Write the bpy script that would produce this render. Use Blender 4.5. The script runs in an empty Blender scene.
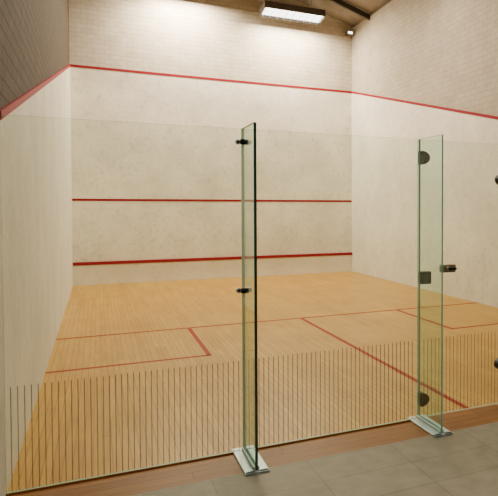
import bpy, bmesh, math
from mathutils import Vector, Matrix
S=bpy.context.scene
W=6.4; L=9.75; GH=2.16

# ---------------- materials ----------------
def newmat(name):
    m=bpy.data.materials.new(name); m.use_nodes=True
    nt=m.node_tree; nt.nodes.clear()
    out=nt.nodes.new('ShaderNodeOutputMaterial')
    return m,nt,out
def N(nt,t,**kw):
    n=nt.nodes.new(t)
    for k,v in kw.items():
        if k in n.inputs: n.inputs[k].default_value=v
        else: setattr(n,k,v)
    return n
def simple(name,col,rough=.5,metal=0,spec=.5,noise=0.0,nscale=8):
    m,nt,out=newmat(name)
    b=N(nt,'ShaderNodeBsdfPrincipled',Roughness=rough,Metallic=metal)
    b.inputs['Specular IOR Level'].default_value=spec
    b.inputs['Base Color'].default_value=(*col,1)
    if noise>0:
        tc=N(nt,'ShaderNodeTexCoord'); nz=N(nt,'ShaderNodeTexNoise',Scale=nscale,Detail=5.0)
        nt.links.new(tc.outputs['Object'],nz.inputs['Vector'])
        r=N(nt,'ShaderNodeValToRGB')
        r.color_ramp.elements[0].position=.3; r.color_ramp.elements[1].position=.7
        r.color_ramp.elements[0].color=(*[c*(1-noise) for c in col],1)
        r.color_ramp.elements[1].color=(*[min(1,c*(1+noise)) for c in col],1)
        nt.links.new(nz.outputs['Fac'],r.inputs['Fac']); nt.links.new(r.outputs['Color'],b.inputs['Base Color'])
    nt.links.new(b.outputs[0],out.inputs[0]); return m
def emis(name,col,st):
    m,nt,out=newmat(name); e=N(nt,'ShaderNodeEmission',Strength=st); e.inputs['Color'].default_value=(*col,1)
    nt.links.new(e.outputs[0],out.inputs[0]); return m
def axis_vec(nt,a,b):
    tc=N(nt,'ShaderNodeTexCoord'); s=N(nt,'ShaderNodeSeparateXYZ'); c=N(nt,'ShaderNodeCombineXYZ')
    nt.links.new(tc.outputs['Object'],s.inputs[0])
    nt.links.new(s.outputs['XYZ'.index(a)],c.inputs[0]); nt.links.new(s.outputs['XYZ'.index(b)],c.inputs[1])
    return tc,c
def brickmat(name,a,c1,c2,mortar,bw=.44,bh=.21,ms=.008,bump=.6):
    m,nt,out=newmat(name)
    tc,v=axis_vec(nt,a,'Z')
    br=N(nt,'ShaderNodeTexBrick'); br.inputs['Scale'].default_value=1
    br.inputs['Brick Width'].default_value=bw; br.inputs['Row Height'].default_value=bh
    br.inputs['Mortar Size'].default_value=ms; br.inputs['Mortar Smooth'].default_value=.3
    br.inputs['Color1'].default_value=(*c1,1);br.inputs['Color2'].default_value=(*c2,1);br.inputs['Mortar'].default_value=(*mortar,1)
    nt.links.new(v.outputs[0],br.inputs['Vector'])
    nz=N(nt,'ShaderNodeTexNoise',Scale=3.5,Detail=7.0,Roughness=.65); nt.links.new(tc.outputs['Object'],nz.inputs['Vector'])
    r=N(nt,'ShaderNodeValToRGB'); r.color_ramp.elements[0].position=.3;r.color_ramp.elements[1].position=.7
    r.color_ramp.elements[0].color=(.80,.78,.75,1); r.color_ramp.elements[1].color=(1,1,1,1)
    nt.links.new(nz.outputs['Fac'],r.inputs['Fac'])
    mx=N(nt,'ShaderNodeMixRGB',blend_type='MULTIPLY'); mx.inputs[0].default_value=1
    nt.links.new(br.outputs['Color'],mx.inputs[1]); nt.links.new(r.outputs['Color'],mx.inputs[2])
    b=N(nt,'ShaderNodeBsdfPrincipled',Roughness=.9); b.inputs['Specular IOR Level'].default_value=.2
    nt.links.new(mx.outputs[0],b.inputs['Base Color'])
    bp=N(nt,'ShaderNodeBump',Strength=bump,Distance=.01); bp.invert=True
    ad=N(nt,'ShaderNodeMath',operation='SUBTRACT'); nt.links.new(br.outputs['Fac'],ad.inputs[0])
    nz2=N(nt,'ShaderNodeTexNoise',Scale=40.,Detail=3.0); nt.links.new(tc.outputs['Object'],nz2.inputs['Vector'])
    ml=N(nt,'ShaderNodeMath',operation='MULTIPLY'); ml.inputs[1].default_value=.5
    nt.links.new(nz2.outputs['Fac'],ml.inputs[0]); nt.links.new(ml.outputs[0],ad.inputs[1])
    nt.links.new(ad.outputs[0],bp.inputs['Height']); nt.links.new(bp.outputs[0],b.inputs['Normal'])
    nt.links.new(b.outputs[0],out.inputs[0]); return m
def plaster(name,base,dirt,amt=.5):
    m,nt,out=newmat(name)
    tc=N(nt,'ShaderNodeTexCoord'); nz=N(nt,'ShaderNodeTexNoise',Scale=1.3,Detail=8.0,Roughness=.7)
    nt.links.new(tc.outputs['Object'],nz.inputs['Vector'])
    r=N(nt,'ShaderNodeValToRGB'); r.color_ramp.elements[0].position=.28;r.color_ramp.elements[1].position=.62
    r.color_ramp.elements[0].color=(*dirt,1); r.color_ramp.elements[1].color=(*base,1)
    nt.links.new(nz.outputs['Fac'],r.inputs['Fac'])
    nb=N(nt,'ShaderNodeTexNoise',Scale=14.,Detail=3.0); nt.links.new(tc.outputs['Object'],nb.inputs['Vector'])
    rb=N(nt,'ShaderNodeValToRGB'); rb.color_ramp.elements[0].position=.55; rb.color_ramp.elements[1].position=.75
    rb.color_ramp.elements[0].color=(1,1,1,1); rb.color_ramp.elements[1].color=(.74,.73,.71,1)
    nt.links.new(nb.outputs['Fac'],rb.inputs['Fac'])
    mx=N(nt,'ShaderNodeMixRGB',blend_type='MULTIPLY'); mx.inputs[0].default_value=amt
    nt.links.new(r.outputs['Color'],mx.inputs[1]); nt.links.new(rb.outputs['Color'],mx.inputs[2])
    b=N(nt,'ShaderNodeBsdfPrincipled',Roughness=.6); nt.links.new(mx.outputs[0],b.inputs['Base Color'])
    b.inputs['Specular IOR Level'].default_value=.35
    nt.links.new(b.outputs[0],out.inputs[0]); return m
def woodfloor(name,c1,c2,c3,pw=.057,pl=1.1,rough=.38,a='Y',b_='X',ms=.0022):
    m,nt,out=newmat(name)
    tc,v=axis_vec(nt,a,b_)
    br=N(nt,'ShaderNodeTexBrick'); br.inputs['Scale'].default_value=1
    br.inputs['Brick Width'].default_value=pl; br.inputs['Row Height'].default_value=pw
    br.inputs['Mortar Size'].default_value=ms; br.inputs['Mortar Smooth'].default_value=.1
    br.offset=.37; br.offset_frequency=3
    br.inputs['Color1'].default_value=(*c1,1);br.inputs['Color2'].default_value=(*c2,1);br.inputs['Mortar'].default_value=(*c3,1)
    nt.links.new(v.outputs[0],br.inputs['Vector'])
    mp=N(nt,'ShaderNodeMapping'); mp.inputs['Scale'].default_value=(3,45,1) 
    nt.links.new(v.outputs[0],mp.inputs['Vector'])
    nz=N(nt,'ShaderNodeTexNoise',Scale=1.,Detail=6.0,Roughness=.6); nt.links.new(mp.outputs[0],nz.inputs['Vector'])
    r=N(nt,'ShaderNodeValToRGB'); r.color_ramp.elements[0].position=.3;r.color_ramp.elements[1].position=.7
    r.color_ramp.elements[0].color=(.74,.67,.56,1); r.color_ramp.elements[1].color=(1,1,1,1)
    nt.links.new(nz.outputs['Fac'],r.inputs['Fac'])
    nl=N(nt,'ShaderNodeTexNoise',Scale=1.6,Detail=6.0); nt.links.new(tc.outputs['Object'],nl.inputs['Vector'])
    rl=N(nt,'ShaderNodeValToRGB'); rl.color_ramp.elements[0].position=.3;rl.color_ramp.elements[1].position=.7
    rl.color_ramp.elements[0].color=(.84,.77,.66,1); rl.color_ramp.elements[1].color=(1,1,1,1)
    nt.links.new(nl.outputs['Fac'],rl.inputs['Fac'])
    m1=N(nt,'ShaderNodeMixRGB',blend_type='MULTIPLY'); m1.inputs[0].default_value=1
    m2=N(nt,'ShaderNodeMixRGB',blend_type='MULTIPLY'); m2.inputs[0].default_value=1
    nt.links.new(br.outputs['Color'],m1.inputs[1]); nt.links.new(r.outputs['Color'],m1.inputs[2])
    nt.links.new(m1.outputs[0],m2.inputs[1]); nt.links.new(rl.outputs['Color'],m2.inputs[2])
    b=N(nt,'ShaderNodeBsdfPrincipled',Roughness=rough); b.inputs['Specular IOR Level'].default_value=.22
    nt.links.new(m2.outputs[0],b.inputs['Base Color']); nt.links.new(b.outputs[0],out.inputs[0]); return m
def glassmat(name,tint,haze=.03,hcol=(.75,.85,.8),base=.03):
    m,nt,out=newmat(name)
    t=N(nt,'ShaderNodeBsdfTransparent'); t.inputs['Color'].default_value=(*tint,1)
    g=N(nt,'ShaderNodeBsdfGlossy',Roughness=.01)
    d=N(nt,'ShaderNodeBsdfDiffuse'); d.inputs['Color'].default_value=(*hcol,1)
    lw=N(nt,'ShaderNodeLayerWeight',Blend=.5)
    pw=N(nt,'ShaderNodeMath',operation='POWER'); pw.inputs[1].default_value=5
    ma=N(nt,'ShaderNodeMath',operation='MULTIPLY_ADD'); ma.inputs[1].default_value=.7; ma.inputs[2].default_value=base
    nt.links.new(lw.outputs['Facing'],pw.inputs[0]); nt.links.new(pw.outputs[0],ma.inputs[0])
    m1=N(nt,'ShaderNodeMixShader'); m2=N(nt,'ShaderNodeMixShader'); m1.inputs[0].default_value=haze
    nt.links.new(t.outputs[0],m1.inputs[1]); nt.links.new(d.outputs[0],m1.inputs[2])
    nt.links.new(ma.outputs[0],m2.inputs[0]); nt.links.new(m1.outputs[0],m2.inputs[1]); nt.links.new(g.outputs[0],m2.inputs[2])
    nt.links.new(m2.outputs[0],out.inputs[0]); return m
def translucent(name,col,op):
    m,nt,out=newmat(name)
    t=N(nt,'ShaderNodeBsdfTransparent'); d=N(nt,'ShaderNodeBsdfDiffuse'); d.inputs['Color'].default_value=(*col,1)
    m1=N(nt,'ShaderNodeMixShader'); m1.inputs[0].default_value=op
    nt.links.new(t.outputs[0],m1.inputs[1]); nt.links.new(d.outputs[0],m1.inputs[2]); nt.links.new(m1.outputs[0],out.inputs[0]); return m

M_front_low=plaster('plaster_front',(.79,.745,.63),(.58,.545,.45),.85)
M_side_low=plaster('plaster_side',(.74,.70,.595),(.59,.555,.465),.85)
M_left_low=plaster('plaster_left_shaded',(.64,.61,.525),(.50,.475,.405),.85)  # darker copy of the side plaster; left wall's shade put into its colour
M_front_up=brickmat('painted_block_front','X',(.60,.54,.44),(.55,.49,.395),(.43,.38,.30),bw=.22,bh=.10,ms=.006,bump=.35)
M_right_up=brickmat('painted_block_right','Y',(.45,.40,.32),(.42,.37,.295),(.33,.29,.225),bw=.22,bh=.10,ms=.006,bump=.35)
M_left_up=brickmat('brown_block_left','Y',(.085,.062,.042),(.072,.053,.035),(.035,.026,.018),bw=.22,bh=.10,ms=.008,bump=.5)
M_red=simple('court_line_red',(.24,.005,.016),.7,spec=.2)
M_redfl=simple('floor_line_red',(.25,.010,.005),.6,spec=.15)
M_floor=woodfloor('maple_strip_floor',(.56,.335,.072),(.46,.265,.052),(.19,.095,.02))
M_thr=woodfloor('threshold_hardwood',(.34,.14,.028),(.25,.10,.02),(.06,.025,.008),pw=.085,pl=1.6,rough=.45,a='X',b_='Y')
M_glass=glassmat('clear_safety_glass',(.940,.970,.935),.004,base=.025)
M_gedge=simple('glass_edge_green',(.20,.52,.38),.15)
M_gedge_dark=simple('glass_edge_dark',(.012,.045,.032),.12)
M_fin=glassmat('fin_glass',(.885,.985,.950),.025,(.62,.95,.82),base=.03)
M_black=simple('black_fitting',(.004,.004,.005),.4,spec=.2)
M_steel=simple('brushed_steel',(.62,.64,.65),.35,.85)
M_brass=simple('dull_brass',(.34,.28,.18),.35,.6)
M_shoe=simple('shoe_plate_aluminium',(.50,.60,.60),.4,.3)
M_roof=simple('roof_boards',(.22,.19,.145),.8,noise=.15,nscale=4)
M_beam=simple('rafter_dark',(.03,.024,.018),.6)
M_housing=simple('lamp_housing',(.10,.085,.065),.5)
M_tube=emis('fluorescent_tube',(1,.93,.80),7)
M_tin=plaster('tin_board_white',(.77,.735,.62),(.64,.605,.50),.7)
M_stripe=translucent('frosted_stripe',(.14,.095,.04),.46)

def tiles():
    m,nt,out=newmat('grey_floor_tile')
    tc,v=axis_vec(nt,'X','Y')
    mp=N(nt,'ShaderNodeMapping'); mp.inputs['Location'].default_value=(.1,.33,0); nt.links.new(v.outputs[0],mp.inputs[0])
    br=N(nt,'ShaderNodeTexBrick'); br.offset=0; br.inputs['Scale'].default_value=1
    br.inputs['Brick Width'].default_value=.6; br.inputs['Row Height'].default_value=.3
    br.inputs['Mortar Size'].default_value=.0035
    br.inputs['Color1'].default_value=(.27,.235,.175,1);br.inputs['Color2'].default_value=(.25,.217,.16,1);br.inputs['Mortar'].default_value=(.18,.15,.11,1)
    nt.links.new(mp.outputs[0],br.inputs['Vector'])
    nz=N(nt,'ShaderNodeTexNoise',Scale=9.,Detail=7.0); nt.links.new(tc.outputs['Object'],nz.inputs['Vector'])
    r=N(nt,'ShaderNodeValToRGB'); r.color_ramp.elements[0].position=.3;r.color_ramp.elements[1].position=.7
    r.color_ramp.elements[0].color=(.76,.76,.76,1); r.color_ramp.elements[1].color=(1,1,1,1)
    nt.links.new(nz.outputs['Fac'],r.inputs['Fac'])
    mx=N(nt,'ShaderNodeMixRGB',blend_type='MULTIPLY'); mx.inputs[0].default_value=1
    nt.links.new(br.outputs['Color'],mx.inputs[1]); nt.links.new(r.outputs['Color'],mx.inputs[2])
    b=N(nt,'ShaderNodeBsdfPrincipled',Roughness=.55); nt.links.new(mx.outputs[0],b.inputs['Base Color'])
    b.inputs['Specular IOR Level'].default_value=.3
    nt.links.new(b.outputs[0],out.inputs[0]); return m
M_corr=tiles()

# ---------------- geometry helpers ----------------
class B:
    def __init__(s,name,mats):
        s.bm=bmesh.new(); s.name=name; s.mats=mats
    def box(s,x0,x1,y0,y1,z0,z1,mi=0,bev=0):
        r=bmesh.ops.create_cube(s.bm,size=1)
        vs=r['verts']
        for v in vs:
            v.co=Vector(((x0+x1)/2+v.co.x*(x1-x0),(y0+y1)/2+v.co.y*(y1-y0),(z0+z1)/2+v.co.z*(z1-z0)))
        fs=set(f for v in vs for f in v.link_faces)
        for f in fs: f.material_index=mi
        if bev>0:
            es=set(e for v in vs for e in v.link_edges)
            rr=bmesh.ops.bevel(s.bm,geom=list(es),offset=bev,segments=2,affect='EDGES',profile=.5)
            for f in rr['faces']: f.material_index=mi
        return s
    def prism(s,pts,ext,mi=0):
        a=[s.bm.verts.new(p) for p in pts]; b=[s.bm.verts.new(Vector(p)+Vector(ext)) for p in pts]
        n=len(pts); fs=[s.bm.faces.new(a),s.bm.faces.new(b[::-1])]
        for i in range(n): fs.append(s.bm.faces.new((a[i],b[i],b[(i+1)%n],a[(i+1)%n])))
        for f in fs: f.material_index=mi
        return s
    def cyl(s,c,axis,r,h,mi=0,seg=24):
        rot={'X':Matrix.Rotation(math.pi/2,4,'Y'),'Y':Matrix.Rotation(math.pi/2,4,'X'),'Z':Matrix.Identity(4)}[axis]
        res=bmesh.ops.create_cone(s.bm,cap_ends=True,segments=seg,radius1=r,radius2=r,depth=h,matrix=Matrix.Translation(c)@rot)
        for f in set(f for v in res['verts'] for f in v.link_faces): f.material_index=mi
        return s
    def done(s,parent=None):
        bmesh.ops.recalc_face_normals(s.bm,faces=s.bm.faces[:])
        me=bpy.data.meshes.new(s.name); s.bm.to_mesh(me); s.bm.free()
        for m in s.mats: me.materials.append(m)
        o=bpy.data.objects.new(s.name,me); S.collection.objects.link(o)
        if parent: o.parent=parent
        return o
def empty(name):
    o=bpy.data.objects.new(name,None); S.collection.objects.link(o); return o

# ---------------- shell ----------------
EAVE=6.22; RIDGE=7.24; TH=.2; YB=-4.6
B('floor',[M_floor]).box(0,W,.03,L,-.1,0).done()
B('floor_threshold',[M_thr]).box(0,W,-.31,.03,-.1,0).done()
B('floor_corridor',[M_corr]).box(-1.5,W+1.5,YB,-.31,-.1,0).done()
f=B('wall_front',[M_front_up,M_front_low])
f.prism([(-TH,L,0),(W+TH,L,0),(W+TH,L,EAVE),(W/2,L,RIDGE),(-TH,L,EAVE)],(0,TH,0),0)
f.box(0,W,L-.012,L,0,4.57,1)
WF=f.done()
WS={}
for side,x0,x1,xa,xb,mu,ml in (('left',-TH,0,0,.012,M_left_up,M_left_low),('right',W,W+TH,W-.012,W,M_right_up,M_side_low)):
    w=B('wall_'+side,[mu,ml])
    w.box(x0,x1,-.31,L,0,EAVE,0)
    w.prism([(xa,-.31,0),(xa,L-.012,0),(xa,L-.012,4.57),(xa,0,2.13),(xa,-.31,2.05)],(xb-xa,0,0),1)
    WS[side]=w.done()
c=B('ceiling',[M_roof])
c.prism([(-TH,-.31,EAVE),(W/2,-.31,RIDGE),(W+TH,-.31,EAVE),(W+TH,-.31,EAVE+.12),(W/2,-.31,RIDGE+.12),(-TH,-.31,EAVE+.12)],(0,L+.51,0),0)
CE=c.done()
for i,y in enumerate((8.65,7.1,5.7,4.3,2.9,1.5)):
    o=B('rafter_%d'%(i+1),[M_beam])
    o.prism([(0,y,EAVE-.10),(W/2,y,RIDGE-.13),(W,y,EAVE-.10),(W,y,EAVE+.02),(W/2,y,RIDGE),(0,y,EAVE+.02)],(0,.06,0),0)
    o.done(CE)

# ---------------- red lines ----------------
o=B('out_line',[M_red]); o.box(0.012,W-.012,L-.018,L-.012,4.57,4.62); o.done(WF)
o=B('service_line',[M_red]); o.box(0.012,W-.012,L-.016,L-.012,1.78,1.83); o.done(WF)
for side,x0,x1 in (('left',0,.018),('right',W-.018,W)):
    o=B('out_line_'+side,[M_red])
    o.prism([(x0,L-.018,4.57),(x0,0.0,2.13),(x0,0,2.18),(x0,L-.018,4.62)],(x1-x0,0,0)); o.done(WS[side])
t=B('tin_board',[M_tin,M_red])
t.box(.012,W-.012,L-.037,L-.0125,0.0,.43,0)
t.box(.012,W-.012,L-.062,L-.0125,.425,.49,1,.006)
t.done()
o=B('floor_court_lines',[M_redfl]); h=.0015
o.box(.012,W-.012,4.26,4.31,0,h)
o.box(W/2-.025,W/2+.025,.03,4.26,0,h)
for (xa,xb,xs) in ((.012,1.6,1.6),(4.8,W-.012,4.8)):
    o.box(xa,xb,2.66,2.71,0,h)
    o.box(xs-.025,xs+.025,2.66,4.26,0,h)
o.done()

# ---------------- glass partition ----------------
gw=empty('glass_partition')
def pane(name,x0,x1,parent,z0=.012):
    g=B(name,[M_glass,M_gedge])
    g.box(x0,x1,-.006,.006,z0,GH,0)
    g.bm.normal_update()
    for f in g.bm.faces:
        if abs(f.normal.y)<.5: f.material_index=1
    g.done(parent)
FX=(1.37,2.72,3.60,4.98)
pane('panel_1',.014,FX[0]-.008,gw); pane('panel_2',FX[0]+.008,FX[1]-.008,gw)
pane('panel_3',FX[2]+.008,FX[3]-.008,gw); pane('panel_4',FX[3]+.008,W-.014,gw)
FD=.335
for i,x in enumerate(FX):
    g=B('fin_%d'%(i+1),[M_fin,M_gedge,M_gedge_dark])
    hw=.009 if i==0 else .0065
    g.box(x-hw,x+hw,-FD,-.008,.012,GH,0)
    g.bm.normal_update()
    for f in g.bm.faces:
        n=f.normal
        if abs(n.x)<.5: f.material_index=2 if (n.y<-.5 and i!=1) else 1
    g.done(gw)
    s=B('shoe_%d'%(i+1),[M_shoe])
    s.box(x-.075,x-.011,-FD-.03,.05,.0,.012,0,.003); s.box(x+.011,x+.075,-FD-.03,.05,.0,.012,0,.003)
    s.box(x-.019,x-hw-.0002,-FD,-.01,.010,.035,0,.002); s.box(x+hw+.0002,x+.019,-FD,-.01,.010,.035,0,.002)
    s.box(x-.075,x+.075,-FD-.03,-FD-.002,.0,.012,0)
    s.done(gw)
for i in (0,3):
    x=FX[i]
    for z in (2.07,1.09):
        k=B('clamp_%d_%d'%(i,int(z*10)),[M_steel,M_black])
        k.cyl((x-.035,-.016,z),'Y',.017,.02,0); k.cyl((x+.035,-.016,z),'Y',.017,.02,0)
        k.box(x-.035,x+.035,-.028,-.02,z-.007,z+.007,0,.002)
        k.cyl((x,-.045,z),'X',.018,.045,1); k.cyl((x-.035,-.027,z),'Y',.008,.008,1)
        k.done(gw)
ch=B('channel',[M_thr])
ch.box(.014,FX[1]-.02,-.012,.012,0,.0118,0); ch.box(FX[2]+.02,W-.014,-.012,.012,0,.0118,0); ch.done(gw)
def stripes(name,x0,x1,parent):
    s=B(name,[M_stripe]); x=x0
    while x<x1:
        s.box(x,x+.0055,-.0072,-.0062,.02,.62,0); x+=.034
    s.done(parent)
stripes('stripes_1',.04,FX[0]-.03,gw); stripes('stripes_2',FX[0]+.03,FX[1]-.03,gw)
stripes('stripes_3',FX[2]+.03,FX[3]-.03,gw); stripes('stripes_4',FX[3]+.03,W-.03,gw)

def halfdisc(b,x,z,r,d,mi=0,y0=-.03,y1=.03):
    pts=[]
    for k in range(17):
        a=-math.pi/2+math.pi*k/16
        pts.append((x+d*r*math.cos(a)*1.35,y0,z+r*math.sin(a)))
    b.prism(pts,(0,y1-y0,0),mi)
# ---------------- door ----------------
dr=empty('glass_door')
DX0=FX[1]+.012; DX1=FX[2]-.012
pane('panel',DX0,DX1,dr,.014)
stripes('stripes',DX0+.03,DX1-.03,dr)
hb=B('patch_fittings',[M_black,M_steel])
for z in (2.02,.155): halfdisc(hb,DX0,z,.052,1)
hb.box(DX0,DX0+.085,-.03,.03,1.05,1.145,0,.004)
for z in (1.87,.335): 
    halfdisc(hb,DX1-.06,z,.05,-1); hb.box(DX1-.06,DX1,-.03,.03,z-.05,z+.05,0)
hb.done(dr)
lk=B('lock',[M_brass,M_black])
lk.box(DX0+.19,DX0+.31,-.03,-.006,1.13,1.19,0,.004); lk.box(DX0+.19,DX0+.31,.006,.03,1.13,1.19,0,.004)
lk.cyl((DX0+.23,-.042,1.16),'Y',.018,.025,0); lk.box(DX0+.225,DX0+.30,-.06,-.05,1.152,1.168,1,.003)
lk.done(dr)

# ---------------- lamps ----------------
LC=(1,.86,.65)
def lamp(x,y,z,pw,half=.72,tilt=0.0):
    e=empty('fluorescent_light_fixture'); e.location=(x,y,z)
    b=B('housing',[M_housing,M_tube,M_steel]); D=.24; H=.17
    b.prism([(-half,-D,0),(-half,-D*.9,H),(-half,D*.9,H),(-half,D,0),(-half,D-.015,0),(-half,D*.8,H-.012),(-half,-D*.8,H-.012),(-half,-D+.015,0)],(2*half,0,0),0)
    for s in (-1,1): b.box(s*half-.008,s*half+.008,-D,D,-.01,H,0)
    for dy in (-.14,-.05,.05,.14): b.cyl((0,dy,.04),'X',.022,2*half-.04,1,12)
    for k in range(9):
        xx=-half+.06+k*(2*half-.12)/8; b.box(xx-.003,xx+.003,-D+.02,D-.02,0,.02,2)
    o=b.done(e); o.rotation_euler=(tilt,0,0)
    r=B('hangers',[M_steel])
    for s in (-1,1):
        xl=s*half*.6; r.box(xl-.01,xl+.01,-.01,.01,H-.02,RIDGE-(RIDGE-EAVE)*abs(x+xl-W/2)/(W/2+TH)-z)
    r.done(e)
    l=bpy.data.lights.new('lamp_glow','AREA'); l.shape='RECTANGLE'; l.size=2*half-.05;l.size_y=.42;l.energy=pw;l.color=LC
    a=bpy.data.objects.new('lamp_glow',l); S.collection.objects.link(a); a.parent=e
    a.rotation_euler=(tilt,0,0); a.location=(0,math.sin(tilt)*.02,-.02)
lamp(2.2,9.22,6.36,390,half=.6,tilt=-.10); lamp(4.66,9.2,6.11,350,tilt=-.16)
for y,pw in ((5.0,115),(1.6,75)):
    for x in (1.9,4.62): lamp(x,y,6.0,pw)
fl=empty('floodlight')
b=B('head',[M_housing,M_tube]); b.box(6.18,6.32,9.5,9.6,5.99,6.06,0,.01); b.box(6.195,6.305,9.49,9.5,6.0,6.05,1); b.box(6.22,6.28,9.6,9.75,6.0,6.05,0); b.done(fl)
ld=bpy.data.lights.new('corridor_fill','AREA'); ld.shape='RECTANGLE'; ld.size=3; ld.size_y=1.5; ld.energy=50; ld.color=(1,.89,.72)  # added fill without a fixture, brightens the corridor floor
lo=bpy.data.objects.new('corridor_fill',ld); lo.location=(2.5,-2.6,3.4); S.collection.objects.link(lo)

# ---------------- world ----------------
w=bpy.data.worlds.new('World'); S.world=w; w.use_nodes=True
bg=w.node_tree.nodes['Background']; bg.inputs[0].default_value=(1,.92,.80,1); bg.inputs[1].default_value=.10

# ---------------- camera ----------------
cd=bpy.data.cameras.new('camera'); co=bpy.data.objects.new('camera',cd); S.collection.objects.link(co)
F=573.52; cx,cy=374.24,221.88
cd.sensor_fit='HORIZONTAL'; cd.sensor_width=36; cd.lens=F*36/498
cd.shift_x=(249-cx)/498; cd.shift_y=(cy-248)/498
co.location=(.5006,-3.8185,1.6379)
co.rotation_euler=(math.pi/2-.0247,0,-.449)
S.camera=co
